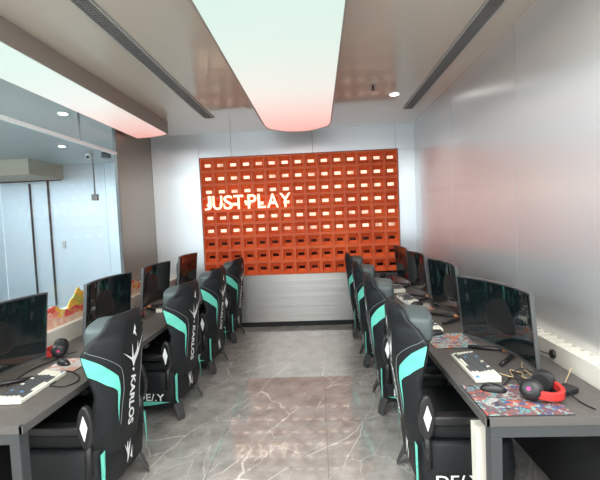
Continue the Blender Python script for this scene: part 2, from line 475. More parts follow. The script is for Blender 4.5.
# platform below the screen
bm = bmesh.new(); box(bm, -1.36, .66, YB - .03, YB + .28, .075, BZ0 - .002)
struct('trim_platform', bm, M['steel_platform'], bevel=.004)
bm = bmesh.new(); box(bm, -1.36, .66, YB - .012, YB + .2, 0, .075)
struct('baseboard_back', bm, M['black_matte'])

# ------------------------------------------------------------------ orange block screen
NX, NZ = 15, 9
CW = (BX1 - BX0) / NX; CH = (BZ1 - BZ0) / NZ
bm = bmesh.new()
yf, yd = YB - .045, YB + .045
def ring(x0, x1, z0, z1, y): return [bm.verts.new((x, y, z)) for x, z in ((x0, z0), (x1, z0), (x1, z1), (x0, z1))]
def bridge(A, B):
    for k in range(4): bm.faces.new((A[k], A[(k + 1) % 4], B[(k + 1) % 4], B[k]))
for i in range(NX):
    for j in range(NZ):
        x0 = BX0 + i * CW; z0 = BZ0 + j * CH; x1, z1 = x0 + CW, z0 + CH; cx, cz = (x0 + x1) / 2, (z0 + z1) / 2
        jx = rnd.uniform(-.002, .002); jy = rnd.uniform(-.003, .003)
        e = .0028
        R = [ring(x0, x1, z0, z1, yf + .012), ring(x0 + e, x1 - e, z0 + e, z1 - e, yf + .010), ring(x0 + e, x1 - e, z0 + e, z1 - e, yf + jy),
             ring(x0 + .016, x1 - .016, z0 + .017, z1 - .017, yf + jy), ring(x0 + .020, x1 - .020, z0 + .021, z1 - .021, yf + .010),
             ring(cx - .052 + jx, cx + .052 + jx, cz - .030, cz + .026, yd - .018), ring(cx - .047 + jx, cx + .047 + jx, cz - .026, cz + .022, yd - .018),
             ring(cx - .047 + jx, cx + .047 + jx, cz - .026, cz + .022, yd)]
        for A, B in zip(R, R[1:]): bridge(A, B)
bmesh.ops.remove_doubles(bm, verts=bm.verts[:], dist=.0004)
scr = link('block_screen', bm, M['brick'])
tag(scr, 'orange red screen wall of square hollow blocks above the grey metal platform', 'screen wall')
bm = bmesh.new()
for a in ((BX0 - .012, BX0 - .001, BZ0, BZ1), (BX1 + .001, BX1 + .010, BZ0, BZ1)): box(bm, a[0], a[1], yf + .004, YB + .02, a[2], a[3])
box(bm, BX0 - .012, BX1 + .010, yf + .004, YB + .02, BZ1 + .001, BZ1 + .012)
link('edge_trim', bm, mat('screen_trim', (.20, .05, .03), .5), scr)
# the lit space behind it, its brightness put in as a glowing panel
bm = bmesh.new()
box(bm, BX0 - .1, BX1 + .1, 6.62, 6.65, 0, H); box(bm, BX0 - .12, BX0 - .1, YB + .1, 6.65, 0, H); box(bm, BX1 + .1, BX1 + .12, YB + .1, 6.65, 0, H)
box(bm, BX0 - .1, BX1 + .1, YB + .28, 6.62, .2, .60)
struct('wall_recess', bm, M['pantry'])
bm = bmesh.new(); box(bm, BX0 - .08, BX1 + .08, 6.56, 6.60, 1.40, 2.86)
tag(link('room_glow_panel', bm, M['room_glow']), 'warm glowing panel seen through the openings of the orange blocks', 'light panel')
# odd jars on the shelf behind the lower openings
for k in range(8):
    x = -1.5 + k * .36 + rnd.uniform(-.1, .1); hh = rnd.uniform(.3, .62)
    bm = bmesh.new(); tube(bm, [(0, 0, 0), (0, 0, hh * .7), (0, 0, hh * .8), (0, 0, hh)], [.06, .06, .03, .03], 12)
    tag(link('bottle', bm, mat('bottle_tone', rnd.choice([(.02, .02, .02), (.25, .05, .03), (.3, .2, .12)]), .3), loc=(x, 6.48, .60)),
        'dark bottle shape behind the lower orange blocks', 'bottle', 'bottles behind the block screen')

# sign letters
sign = thing('letter_sign', 'glowing white JUST PLAY lettering mounted on the orange block screen', 'sign', (-1.07, YB - .075, 1.955))
xs = -1.735
adv = {'J': .115, 'U': .205, 'S': .180, 'T': .150, '.': .055, 'P': .165, 'L': .155, 'A': .195, 'Y': .19}
x = -.665; LH = .215
for ch, wd in (('J', .11), ('U', .15), ('S', .14), ('T', .15), ('.', .04), ('P', .135), ('L', .125), ('A', .175), ('Y', .17)):
    me = text_mesh(ch, 1.0, res=4, offset=.012)
    b2 = bmesh.new(); b2.from_mesh(me); bpy.data.meshes.remove(me)
    X_ = [v.co.x for v in b2.verts]; Y_ = [v.co.y for v in b2.verts]
    hh = LH if ch != '.' else .045
    x0, x1, y0, y1 = min(X_), max(X_), min(Y_), max(Y_)
    for v in b2.verts: v.co = Vector(((v.co.x - x0) / (x1 - x0) * wd, 0, (v.co.y - y0) / (y1 - y0) * hh - LH / 2 + (.085 if ch == '.' else 0)))
    bmesh.ops.triangulate(b2, faces=b2.faces[:])
    r = bmesh.ops.extrude_face_region(b2, geom=b2.faces[:])
    ev = [v for v in r['geom'] if isinstance(v, bmesh.types.BMVert)]
    for v in ev: v.co.y += .03
    bmesh.ops.recalc_face_normals(b2, faces=b2.faces[:])
    for f in b2.faces: f.material_index = 0 if f.normal.y < -.5 else 1
    link('letter', b2, [M['sign_light'], M['sign_side']], sign, loc=(x, -.012, 0))
    x += wd + (.012 if ch in 'T.' else .018)

# ------------------------------------------------------------------ ceiling: light boxes, vents, spots
def light_box(name, x0, x1, yend, label, arc, cut=None, ef=.10):
    ynear = -1.8; zb = 2.86
    t = thing(name, label, 'ceiling light', ((x0 + x1) / 2, 0, zb))
    ox = (x0 + x1) / 2; hw = (x1 - x0) / 2
    def outline(ins):
        n = 24; pts = []
        for k in range(n + 1):
            s = -1 + 2 * k / n
            pts.append((s * (hw - ins), yend + arc * (1 - abs(s) ** 2.2) - ins - (ef * max(0, abs(s) - .93) / .07)))
        pts += [(hw - ins, ynear + ins), (-hw + ins, ynear + ins)]
        if cut is not None: pts = [(max(px, cut - ox), py) for px, py in pts]
        return pts
    o1, o2 = outline(0), outline(.014)
    bm = bmesh.new(); top = [bm.verts.new((a, b, H - zb)) for a, b in o1]; low = [bm.verts.new((a, b, 0)) for a, b in o1]; inn = [bm.verts.new((a, b, 0)) for a, b in o2]
    n = len(o1)
    for i in range(n):
        j = (i + 1) % n
        bm.faces.new((top[i], top[j], low[j], low[i])); 
        bm.faces.new((low[i], low[j], inn[j], inn[i]))
    bmesh.ops.remove_doubles(bm, verts=bm.verts[:], dist=.0005)
    link('side_frame', bm, M['box_side'], t)
    bm = bmesh.new(); prism(bm, o2, lambda a, b: (a, b, .004), lambda a, b: (a, b, .03))
    bmesh.ops.remove_doubles(bm, verts=bm.verts[:], dist=.0005)
    link('light_film', bm, M['film'], t)
    return t
light_box('ceiling_light', -.65, .21, 5.30, 'large rounded glowing light box hanging over the middle aisle', .30)
light_box('ceiling_light', -3.05, -1.955, 5.34, 'glowing light box with taupe side along the glass wall on the left', .16, cut=-2.46, ef=.03)

def vent(x0, x1, yend, label):
    t = thing('ceiling_vent', label, 'vent', ((x0 + x1) / 2, 0, H - .012)); hw = (x1 - x0) / 2; y0 = -1.5
    bm = bmesh.new(); box(bm, -hw + .012, hw - .012, y0, yend, .007, .010); link('dark_duct', bm, M['seam'], t)
    bm = bmesh.new(); box(bm, -hw, -hw + .014, y0, yend, 0, .011); box(bm, hw - .014, hw, y0, yend, 0, .011); box(bm, -hw, hw, yend, yend + .014, 0, .011)
    link('frame', bm, M['vent_metal'], t)
    bm = bmesh.new()
    for k in range(4): 
        xx = -hw + .014 + (k + .5) * (2 * hw - .028) / 4; box(bm, xx - .004, xx + .004, y0, yend, .002, .008)
    yy = y0
    while yy < yend:
        box(bm, -hw + .012, hw - .012, yy, yy + .008, .001, .006); yy += .03
    link('grille', bm, M['vent_grille'], t)
vent(-1.43, -1.30, 5.2, 'long linear air vent in the ceiling between the two light boxes')
vent(1.135, 1.268, 5.28, 'long linear air vent in the ceiling along the right wall')

def spot_light(x, y, label, power=SPOT):
    t = thing('downlight', label, 'downlight', (x, y, H))
    bm = bmesh.new(); tube(bm, [(0, 0, -.010), (0, 0, 0)], [.062, .066], 24); link('ring', bm, M['white_metal'], t)
    bm = bmesh.new(); tube(bm, [(0, 0, -.013), (0, 0, -.009)], .046, 24); link('lens', bm, M['lamp_white'], t)
    d = bpy.data.lights.new('downlight_lamp', 'SPOT'); d.energy = power; d.spot_size = 2.0; d.spot_blend = .8; d.shadow_soft_size = .05; d.color = (1, .97, .92)
    o = bpy.data.objects.new('downlight_lamp', d); COL.objects.link(o); o.parent = t; o.location = (0, 0, -.03)
    return t
spot_light(.905, 4.62, 'round recessed downlight in ceiling between middle light box and right vent')
spot_light(-2.955, 4.65, 'round recessed downlight nearest the glass in the space beyond it')
spot_light(-4.17, 6.47, 'round recessed downlight deeper in the space beyond the glass')

t = thing('sprinkler', 'small sprinkler head hanging from the ceiling beside the downlight', 'sprinkler', (.62, 4.28, H))
bm = bmesh.new(); tube(bm, [(0, 0, 0), (0, 0, -.006)], .035, 16); link('rosette', bm, M['vent_metal'], t)
bm = bmesh.new(); tube(bm, [(0, 0, -.006), (0, 0, -.05), (0, 0, -.052), (0, 0, -.058)], [.012, .010, .022, .022], 12); link('head', bm, M['silver'], t)

# the space beyond the glass
bm = bmesh.new(); box(bm, -5.9, -3.4, -1.0, 3.4, H - .03, H - .001)  # out-of-view emitter added to brighten the lobby
tag(link('lobby_fill_panel', bm, M['lobby_fill']), 'unseen white panel added to light the space beyond the glass', 'ceiling light')
t = thing('security_camera', 'small dark eyed white security camera on ceiling beyond the glass', 'security camera', (-4.17, 7.25, H))
bm = bmesh.new(); tube(bm, [(0, 0, 0), (0, 0, -.03)], .07, 18); link('mount', bm, M['white_metal'], t)
bm = bmesh.new(); ellipsoid(bm, (0, 0, -.06), (.06, .06, .06)); link('housing', bm, M['white_metal'], t)
bm = bmesh.new(); ellipsoid(bm, (.0, -.045, -.07), (.028, .028, .028)); link('lens', bm, M['black'], t)
t = thing('ceiling_speaker', 'small grey round speaker on ceiling beside the security camera', 'speaker', (-3.85, 7.25, H))
bm = bmesh.new(); tube(bm, [(0, 0, 0), (0, 0, -.09), (0, 0, -.1)], [.08, .085, .06], 18); link('body', bm, M['silver'], t)
t = thing('conduit', 'thin grey conduit with junction box hanging down against far metal wall', 'conduit', (-4.45, 7.85, 0))
bm = bmesh.new(); tube(bm, [(0, 0, 2.3), (0, 0, H)], .015, 10); link('pipe', bm, M['vent_metal'], t)
bm = bmesh.new(); box(bm, -.06, .06, -.04, .04, 2.2, 2.32); link('junction_box', bm, M['vent_metal'], t, bevel=.008)
bm = bmesh.new(); box(bm, -.04, .04, -.015, .004, -.05, .11)
o = link('wall_switch', bm, M['white_metal'], loc=(-5.55, LY - .004, 1.28), bevel=.006)
tag(o, 'small pale switch plate on far metal wall beside the dark door frame', 'switch')

# printed mural strip standing on the sill
def mural_strip():
    t = thing('mural_strip', 'red and orange printed strip standing on cream sill behind left desk', 'mural', (SX - .05, 0, .886))
    y0, y1 = 1.6, 4.9
    n = 120; prof = []
    rr = random.Random(3)
    for k in range(n + 1):
        y = y0 + (y1 - y0) * k / n
        h = .125 + .025 * math.sin(y * 9) + .015 * math.sin(y * 23 + 1) + rr.uniform(-.006, .006)
        prof.append((y, h))
    bm = bmesh.new(); prism(bm, [(y0, .0)] + [(y, h * .45) for y, h in prof] + [(y1, 0)], lambda a, b: (.003, a, b), lambda a, b: (-.003, a, b))
    link('pale_band', bm, M['mural_pale'], t)
    bm = bmesh.new(); prism(bm, [(y0, .0)] + prof + [(y1, 0)], lambda a, b: (-.004, a, b), lambda a, b: (-.010, a, b))
    link('red_waves', bm, M['mural'], t)
    for yc, hh, wd in ((3.38, .245, .24), (4.33, .20, .09)):
        pts = [(yc - wd, .0)]
        for k in range(17):
            a = -1 + 2 * k / 16
            pts.append((yc + a * wd, max(.03, hh * (1 - abs(a) ** 1.6) + rr.uniform(-.018, .018))))
        pts.append((yc + wd, 0))
        bm = bmesh.new(); prism(bm, pts, lambda a, b: (-.011, a, b), lambda a, b: (-.018, a, b))
        link('golden_plume', bm, M['mural_gold'], t)
mural_strip()

# ------------------------------------------------------------------ right radiator cover
t = thing('radiator_cover', 'cream radiator cover with slotted top along the right wall', 'radiator cover', (XR - .058, 2.0, 0))
L0, L1 = -.6, 4.1
bm = bmesh.new(); box(bm, -.052, -.040, L0, L1, 0, .855); box(bm, .045, .055, L0, L1, 0, .855); box(bm, -.04, .045, L0, L0 + .012, 0, .855); box(bm, -.04, .045, L1 - .012, L1, 0, .855)
box(bm, -.04, .045, L0, L1, 0, .76, 1)
link('casing', bm, [M['cream'], M['slot']], t)
bm = bmesh.new(); y = L0 + .02
while y < L1 - .04:
    box(bm, -.041, .046, y, y + .034, .838, .853); y += .075
link('top_grille', bm, M['cream'], t)

# ------------------------------------------------------------------ desks
def desk(x0, x1, label, inner, outer):
    y0, y1 = 1.75, 5.98; zt = .75
    t = thing('gaming_desk', label, 'desk', ((x0 + x1) / 2, (y0 + y1) / 2, 0)); hx = (x1 - x0) / 2; hy = (y1 - y0) / 2
    bm = bmesh.new(); box(bm, -hx, hx, -hy, hy, zt - .028, zt); link('desk_top', bm, M['desk'], t, bevel=.003)
    fx = -hx if inner < 0 else hx; s = 1 if inner < 0 else -1       # aisle side
    bm = bmesh.new(); box(bm, *sorted((fx - s * .003, fx + s * .018)), -hy - .003, hy, zt - .038, zt + .0015)
    box(bm, -hx, hx, -hy - .003, -hy + .014, zt - .038, zt + .0015)
    link('edge_strip', bm, M['desk_edge'], t, bevel=.002)
    for yy in (-hy + .03, -.7, .72, hy - .05):
        bm = bmesh.new(); w_ = .03
        a, b = -hx + .02, hx - .02
        box(bm, a, b, yy - w_, yy + w_, zt - .09, zt - .03)
        for q in ((a, b - .05) if abs(yy) > 1.5 else ((b - .05,) if inner < 0 else (a,))): box(bm, q, q + .05, yy - w_, yy + w_, 0, zt - .09)
        if abs(yy) > 1.5: box(bm, a + .05, b - .05, yy - .015, yy + .015, .06, .10)
        link('leg_frame', bm, M['dark_metal'], t, bevel=.003)
    bm = bmesh.new(); bx = -fx - s * .03
    box(bm, *sorted((bx, bx - s * .016)), -hy + .06, hy - .06, .05, zt - .03); link('back_panel', bm, M['black_matte'], t)
    return t, hx, hy, fx, s
dk, hx, hy, fx, s = desk(.70, 1.36, 'long dark topped gaming desk along the right steel wall', -1, 1)
bm = bmesh.new(); prism(bm, [(fx + .0, .0), (fx + .11, .0), (fx + .07, .66), (fx - .008, .66)], lambda a, b: (a, -hy + .10, b), lambda a, b: (a, -hy + .16, b))
link('cream_leg', bm, M['cream'], dk)['label'] = 'cream tapered leg'
desk(-2.055, -1.415, 'long dark topped gaming desk along the glass wall on the left', 1, -1)

# ------------------------------------------------------------------ gaming chair
def lerp_table(tab, z):
    if z <= tab[0][0]: return tab[0][1]
    for (a, fa), (b, fb) in zip(tab, tab[1:]):
        if z <= b:
            t_ = (z - a) / (b - a); t_ = t_ * t_ * (3 - 2 * t_) * .5 + t_ * .5
            return fa + (fb - fa) * t_
    return tab[-1][1]
ZB, ZT = .34, 1.152
W_T = [(.34, .245), (.48, .268), (.60, .245), (.70, .228), (.80, .245), (.90, .275), (.965, .285), (1.01, .262), (1.06, .220), (1.10, .198), (1.125, .185), (1.142, .162), (1.152, .12)]
D_T = [(.34, .07), (.55, .10), (.70, .09), (.85, .13), (.96, .155), (1.02, .125), (1.08, .07), (1.152, .035)]
X_T = [(.34, -.275), (.55, -.305), (.80, -.335), (1.0, -.355), (1.10, -.36), (1.152, -.345)]
def sec(t_):       # forward sweep across the half width: flat centre, swept wings
    if t_ < .42: return .03 * (t_ / .42) ** 2
    q = (t_ - .42) / .58
    return .03 + .97 * (q * q * .55 + q * .45)
def back_pt(y, z, off=0.0):
    w_ = lerp_table(W_T, z); u_ = max(-1, min(1, y / w_))
    return Vector((lerp_table(X_T, z) + lerp_table(D_T, z) * sec(abs(u_)) - off, u_ * w_, z))
def back_uz(u_, z, off=.0):
    e = .004
    w_ = lerp_table(W_T, z); p = back_pt(u_ * w_, z)
    pu = back_pt(min(1, u_ + e) * w_, z) - back_pt(max(-1, u_ - e) * w_, z)
    w2, w1 = lerp_table(W_T, z + e), lerp_table(W_T, z - e)
    pz = back_pt(u_ * w2, z + e) - back_pt(u_ * w1, z - e)
    n = pu.cross(pz)
    n.normalize()
    if n.x > 0: n = -n
    return p + n * off

def make_chair(label):
    t = thing('gaming_chair', label, 'chair')
    blk, mint, wht = M['black_fabric'], M['mint'], M['white_print']
    # base body
    bm = bmesh.new()
    rows = [(.12, .235, .255), (.15, .262, .285), (.28, .272, .295), (.40, .262, .285), (.43, .245, .268)]
    rings = []
    for z, a, b in rows:
        pts = []
        for k in range(40):
            th = 2 * PI * k / 40; c, s_ = math.cos(th), math.sin(th); p = 7.0
            rr = (abs(c) ** p + abs(s_) ** p) ** (-1 / p)
            pts.append(bm.verts.new((a * c * rr + .015, b * s_ * rr, z)))
        rings.append(pts)
    for A, B in zip(rings, rings[1:]):
        for k in range(40): bm.faces.new((A[k], A[(k + 1) % 40], B[(k + 1) % 40], B[k])).smooth = True
    bm.faces.new(rings[0]); bm.faces.new(rings[-1])
    body = link('seat_base', bm, blk, t)
    # prints on the base: lettering and swoosh on both sides, strips and mark at the back
    for sd in (-1, 1):
        bm = text_decal('DE/.Y', lambda a, b, sd=sd: Vector((-.05 + (a if sd < 0 else -a), sd * .298, .225 + b)), .24, .062, offset=.012)
        link('side_lettering', bm, wht, body)
        bm = decal([[(-.24, .19), (-.24, .145), (-.04, .145), (.10, .165), (.22, .19)]], lambda a, b, sd=sd: Vector((a * -1 + .0, sd * .2985, b)), .05)
        link('side_swoosh', bm, mint, body)
        bm = decal([[(.225, .41), (.262, .40), (.268, .20), (.235, .15), (.243, .22)]], lambda a, b, sd=sd: Vector((-.2625 + (0 if a < .25 else .006), sd * a, b)), .04)
        link('corner_stripe', bm, mint, body)
    mk = [[(-.03, .34), (-.005, .29), (.02, .36), (.01, .28), (.05, .33), (.02, .24), (-.01, .20), (.0, .25)], [(.03, .22), (.06, .28), (.05, .20)]]
    bm = decal(mk, lambda a, b: Vector((-.2625, -a, b)), .05); link('rear_mark', bm, wht, body)
    # cushion
    bm = bmesh.new(); rounded_box(bm, (.03, 0, .455), (.255, .262, .055), 5.0, fn=lambda c: Vector((c.x, c.y, c.z + .02 * (abs(c.y) / .26) ** 3)))
    link('seat_cushion', bm, blk, t, smooth=True)
    # feet
    for fxx, fyy in ((-.19, .17), (-.19, -.17), (.21, .17), (.21, -.17)):
        bm = bmesh.new(); sx = 1 if fxx > 0 else -1; sy = 1 if fyy > 0 else -1
        ax = Vector((sx * .85, sy * .5, 0)).normalized(); tx = Vector((-ax.y, ax.x, 0))
        P0 = Vector((fxx, fyy, .145)); P1 = P0 + ax * .05 + Vector((0, 0, -.015)); P2 = P0 + ax * .10; P2.z = .02
        rs = []
        for P, hw, hh in ((P0, .042, .035), (P1, .042, .034), (P2, .036, .020)):
            rs.append([bm.verts.new(P + tx * a * hw + Vector((0, 0, b * hh))) for a, b in ((-1, -1), (1, -1), (1, 1), (-1, 1))])
        for A, B in zip(rs, rs[1:]):
            for k in range(4): bm.faces.new((A[k], A[(k + 1) % 4], B[(k + 1) % 4], B[k]))
        bm.faces.new(rs[0]); bm.faces.new(rs[-1])
        link('foot', bm, mat_foot, t, bevel=.008)
    # backrest shell
    bm = bmesh.new(); NU, NV = 44, 64; rings = []
    for j in range(NV + 1):
        z = ZB + (ZT - ZB) * j / NV
        w_ = lerp_table(W_T, z); d_ = lerp_table(D_T, z); x_ = lerp_table(X_T, z)
        th = .085 if z < 1.0 else .085 - .025 * (z - 1.0) / .15
        if z > 1.12: th *= max(.25, 1 - ((z - 1.12) / .036) ** 2)
        if z < .38: th *= .6 + .4 * (z - .34) / .04
        ring_ = [bm.verts.new(back_pt(w_ * (-1 + 2 * i / NU), z)) for i in range(NU + 1)]
        for i in range(1, NU):
            u_ = 1 - 2 * i / NU; a = abs(u_)
            fr = x_ + max(d_ * sec(a), 0) + th * (1 - a ** 6) ** .5 * (1 - .25 * a)
            ring_.append(bm.verts.new((fr, u_ * w_, z)))
        rings.append(ring_)
    n = len(rings[0])
    for A, B in zip(rings, rings[1:]):
        for k in range(n): bm.faces.new((A[k], A[(k + 1) % n], B[(k + 1) % n], B[k])).smooth = True
    bm.faces.new(rings[0]); bm.faces.new(rings[-1])
    back = link('backrest', bm, blk, t)
    for sd in (-1, 1):
        poly = [(1.0, .96), (.80, .895), (.56, .80), (.535, .755), (.48, .52), (.60, .715), (.66, .735), (.80, .768), (1.0, .840)]
        bm = decal([poly], lambda a, b, sd=sd: back_uz(sd * a, b, .0035), .03); link('mint_stripe', bm, mint, back)
        # seam above the stripe
        pts = [(.995, .985), (.8, .94), (.52, .86), (.45, .81), (.42, .70), (.42, .50)]
        P = smooth_path([(a, b, 0) for a, b in pts], 8)
        bm = bmesh.new(); tube(bm, [back_uz(sd * p.x, p.y, .0015) for p in P], .0018, 6); link('seam', bm, M['stitch'], back)
    # crown mark and vertical lettering
    hw = .18
    def onb(a, b): return back_uz(-a / .27, b, .004)
    crown = [[(0, .805), (-.028, .855), (-.115, .925), (-.045, .88), (-.022, .868), (-.028, .958), (-.002, .865), (.03, .90), (.04, .955), (.05, .90), (.105, .995), (.052, .865), (.02, .835)],
             [(-.02, 1.01), (.0, 1.07), (.018, 1.03), (.004, 1.035), (.022, .985), (.0, 1.01)],
             [(-.02, .797), (.0, .775), (.012, .79), (-.005, .80)]]
    bm = decal(crown, onb, .02); link('crown_mark', bm, wht, back)
    bm = text_decal('KARLOS', lambda a, b: onb(b, .60 - a), .32, .068, offset=.03, shear=.25); link('back_lettering', bm, wht, back)
    # chevron on the front of the backrest
    def front(u_, z):
        w_ = lerp_table(W_T, z); a = abs(u_)
        return Vector((lerp_table(X_T, z) + lerp_table(D_T, z) * sec(a) + .085 * (1 - a ** 6) ** .5 * (1 - .25 * a) + .004, u_ * w_, z))
    for sd in (-1, 1):
        bm = decal([[(.93, .95), (.25, .83), (.12, .70), (.30, .72), (.93, .85)]], lambda a, b, sd=sd: front(sd * a, b), .03); link('front_stripe', bm, mint, back)
    # head pillow
    bm = bmesh.new()
    rounded_box(bm, (-.208, 0, 1.022), (.082, .172, .080), 5.0, fn=lambda c: Vector((c.x + .02 * math.cos(c.y * 9), c.y, c.z + .012 * math.cos(c.y / .165 * PI) - .10 * (c.x + .215))))
    link('head_pillow', bm, M['pillow'], t, smooth=True)
    # armrests
    for sd in (-1, 1):
        bm = bmesh.new()
        pts = [( -.215 + .045 * math.cos(a), .585 + .118 * math.sin(a)) for a in [2 * PI * k / 28 for k in range(28)]]
        prism(bm, pts, lambda a, b: (a, sd * .285, b), lambda a, b: (a, sd * .325, b))
        arm = link('armrest', bm, M['black'], t, bevel=.012, seg=3)
        bm = bmesh.new(); prism(bm, [(-.215, .655), (-.194, .59), (-.215, .515), (-.236, .59)], lambda a, b: (a, sd * .324, b), lambda a, b: (a, sd * .329, b))
        link('diamond_badge', bm, wht, arm)
        bm = bmesh.new(); tube(bm, [(-.205, sd * .292, .30), (-.212, sd * .292, .49)], .02, 12); link('arm_post', bm, M['black'], arm)
        bm = bmesh.new(); rounded_box(bm, (-.0, sd * .29, .565), (.20, .036, .026), 5.0); link('arm_pad', bm, M['black'], arm, smooth=True)
    return t
mat_foot = mat('dark_grey_foot', (.05, .05, .05), .4)

ORD = ['nearest the camera', 'second from the camera', 'third from the camera', 'nearest the orange wall']
chairs = None
RC = [(.745, 2.40, .0), (.73, 3.49, -.02), (.72, 4.56, .0), (.705, 5.62, -.03)]
LC = [(-1.50, 2.36, -.04), (-1.475, 3.50, -.10), (-1.455, 4.48, -.10), (-1.45, 5.57, -.10)]
for k, (x, y, a) in enumerate(RC):
    lb = 'black gaming chair with mint stripes tucked at right desk, ' + ORD[k]
    if chairs is None:
        chairs = make_chair(lb); chairs.location = (x, y, 0); chairs.rotation_euler = (0, 0, a); chairs['group'] = 'gaming chairs along both desks'
    else: dup(chairs, (x, y, 0), a, lb)
for k, (x, y, a) in enumerate(LC):
    dup(chairs, (x, y, 0), PI + a, 'black gaming chair with mint stripes tucked at left desk, ' + ORD[k])

# ------------------------------------------------------------------ monitors
DT = .752
def make_monitor(label):
    """Screen faces -x, its chord centre over the origin."""
    t = thing('curved_monitor', label, 'monitor'); Wd, Hh, R = .715, .425, 1.05
    half = Wd / 2; z0 = .045
    def px(y): return -(R - math.sqrt(R * R - y * y)) * -1 * -1 + .0
    N = 28
    TL = .10
    def tilt(o):
        for v in o.data.vertices: v.co.x += TL * (.42 - (v.co.z - z0))
        return o
    def slab(bm, y0, y1, za, zb, xa, xb):
        A = []
        for i in range(N + 1):
            y = y0 + (y1 - y0) * i / N; b = px(y)
            A.append([bm.verts.new((b + xa, y, za)), bm.verts.new((b + xb, y, za)), bm.verts.new((b + xb, y, zb)), bm.verts.new((b + xa, y, zb))])
        for P, Q in zip(A, A[1:]):
            for k in range(4): bm.faces.new((P[k], P[(k + 1) % 4], Q[(k + 1) % 4], Q[k]))
        bm.faces.new(A[0]); bm.faces.new(A[-1])
    bm = bmesh.new(); slab(bm, -half, half, z0, z0 + Hh, 0, .022); hous = tilt(link('housing', bm, M['bezel'], t))
    bm = bmesh.new(); slab(bm, -half + .008, half - .008, z0 + .02, z0 + Hh - .008, -.0015, .001); tilt(link('screen', bm, M['screen'], t))
    bm = bmesh.new(); slab(bm, -half, half, z0 + Hh - .003, z0 + Hh + .003, -.001, .024); slab(bm, -half, half, z0, z0 + .012, -.003, .0)
    for e in (-half - .003, half - .002): box(bm, px(half) - .001, px(half) + .024, e, e + .005, z0, z0 + Hh)
    tilt(link('rim_trim', bm, M['silver'], hous))
    bm = bmesh.new(); rounded_box(bm, (.04, 0, z0 + Hh * .55), (.035, .17, .12), 4); link('back_hump', bm, M['black'], t, smooth=True)
    st = None
    bm = bmesh.new(); tube(bm, smooth_path([(.13, 0, .02), (.115, 0, .15), (.07, 0, .27)], 4), .022, 12); st = link('stand', bm, M['black'], t)
    for sy in (-1, 1):
        bm = bmesh.new(); a = Vector((.14, 0, .019)); b = Vector((-.10, sy * .17, .0145)); tube(bm, [a, a.lerp(b, .5), b], [.016, .013, .012], 10); link('stand_foot', bm, M['black'], st)
        bm = bmesh.new(); tube(bm, [a.lerp(b, .16), a.lerp(b, .30)], .0165, 10); link('copper_band', bm, M['copper'], st)
    return t
def end2(p, q):   # far/near end positions -> centre and angle (screen facing the aisle)
    cx, cy = (p[0] + q[0]) / 2, (p[1] + q[1]) / 2
    return cx, cy, math.atan2(p[0] - q[0], -(p[1] - q[1]))
MR = [(1.09, 2.52, .20, -.012), (1.07, 3.42, .02, .03), (1.065, 4.30, .02, .03), (1.065, 5.08, .01, .035)]
ML = [(-1.84, 2.14, -.0, .04), (-1.80, 3.23, -.0, .025), (-1.81, 4.22, .0, .022), (-1.81, 5.26, .0, .03)]
mon = None
for k, (x, y, a, dz) in enumerate(MR):
    lb = 'curved black monitor on the right desk, ' + ORD[k]
    if mon is None:
        mon = make_monitor(lb); mon.location = (x, y, DT); mon.rotation_euler = (0, 0, a); mon['group'] = 'curved monitors on both desks'
        m_ = mon
    else: m_ = dup(mon, (x, y, DT), a, lb)
    if dz:
        for c in m_.children:
            if not c.name.startswith('stand'): c.location.z += dz
for k, (x, y, a, dz) in enumerate(ML):
    m_ = dup(mon, (x, y, DT), PI + a, 'curved black monitor on the left desk, ' + ORD[k])
    for c in m_.children:
        if not c.name.startswith('stand'): c.location.z += dz

# ------------------------------------------------------------------ keyboards, mice, headsets, mats
def make_keyboard(label, pattern):
    """Long side along y, space bar towards -x."""
    t = thing('keyboard', label, 'keyboard'); rr = random.Random(pattern)
    L_, D_ = .40, .135
    bm = bmesh.new()
    prism(bm, [(-D_ / 2, .0), (D_ / 2, .0), (D_ / 2, .034), (-D_ / 2, .022)], lambda a, b: (a, -L_ / 2, b), lambda a, b: (a, L_ / 2, b))
    link('case', bm, M['key_white'] if pattern < 3 else M['key_dark'], t, bevel=.004)
    bm = bmesh.new(); rows = 6; u = .0205
    for r_ in range(rows):
        xx = -D_ / 2 + .008 + r_ * u; y = L_ / 2 - .008; first = True
        nkeys = 0
        while y > -L_ / 2 + .02:
            wd = u
            if r_ == 0 and .04 < y + .02 < .12: wd = .115
            elif first and r_ in (1, 2, 3): wd = u * (1.2 + .25 * (3 - r_))
            y1 = max(y - wd, -L_ / 2 + .008)
            zz = .022 + .012 * (xx + D_ / 2) / D_
            edge = first or y1 < -L_ / 2 + .075
            mi = 0 if edge or r_ in (5,) and nkeys % 4 == 0 else 1
            if rr.random() < .025: mi = 2
            if r_ == 0 and wd > .1: mi = 0
            if pattern == 2 and not edge: mi = 1 if rr.random() < .7 else 0
            i = .0016; tp = .0035
            lo = [bm.verts.new((a, b, zz - .002)) for a, b in ((xx + i, y - i), (xx + u - i, y - i), (xx + u - i, y1 + i), (xx + i, y1 + i))]
            hi = [bm.verts.new((a, b, zz + .008)) for a, b in ((xx + tp, y - tp), (xx + u - tp, y - tp), (xx + u - tp, y1 + tp), (xx + tp, y1 + tp))]
            bm.faces.new(hi).material_index = mi
            for k in range(4): bm.faces.new((lo[k], lo[(k + 1) % 4], hi[(k + 1) % 4], hi[k])).material_index = mi
            y = y1; first = False; nkeys += 1
    link('keycaps', bm, [M['key_white'], M['key_dark'], M['key_blue']], t)
    return t
kb = make_keyboard('pale keyboard with dark and blue keys on right desk, nearest the camera', 1)
kb.location = (.865, 2.315, DT); kb.rotation_euler = (0, 0, 0); kb['group'] = 'keyboards on both desks'
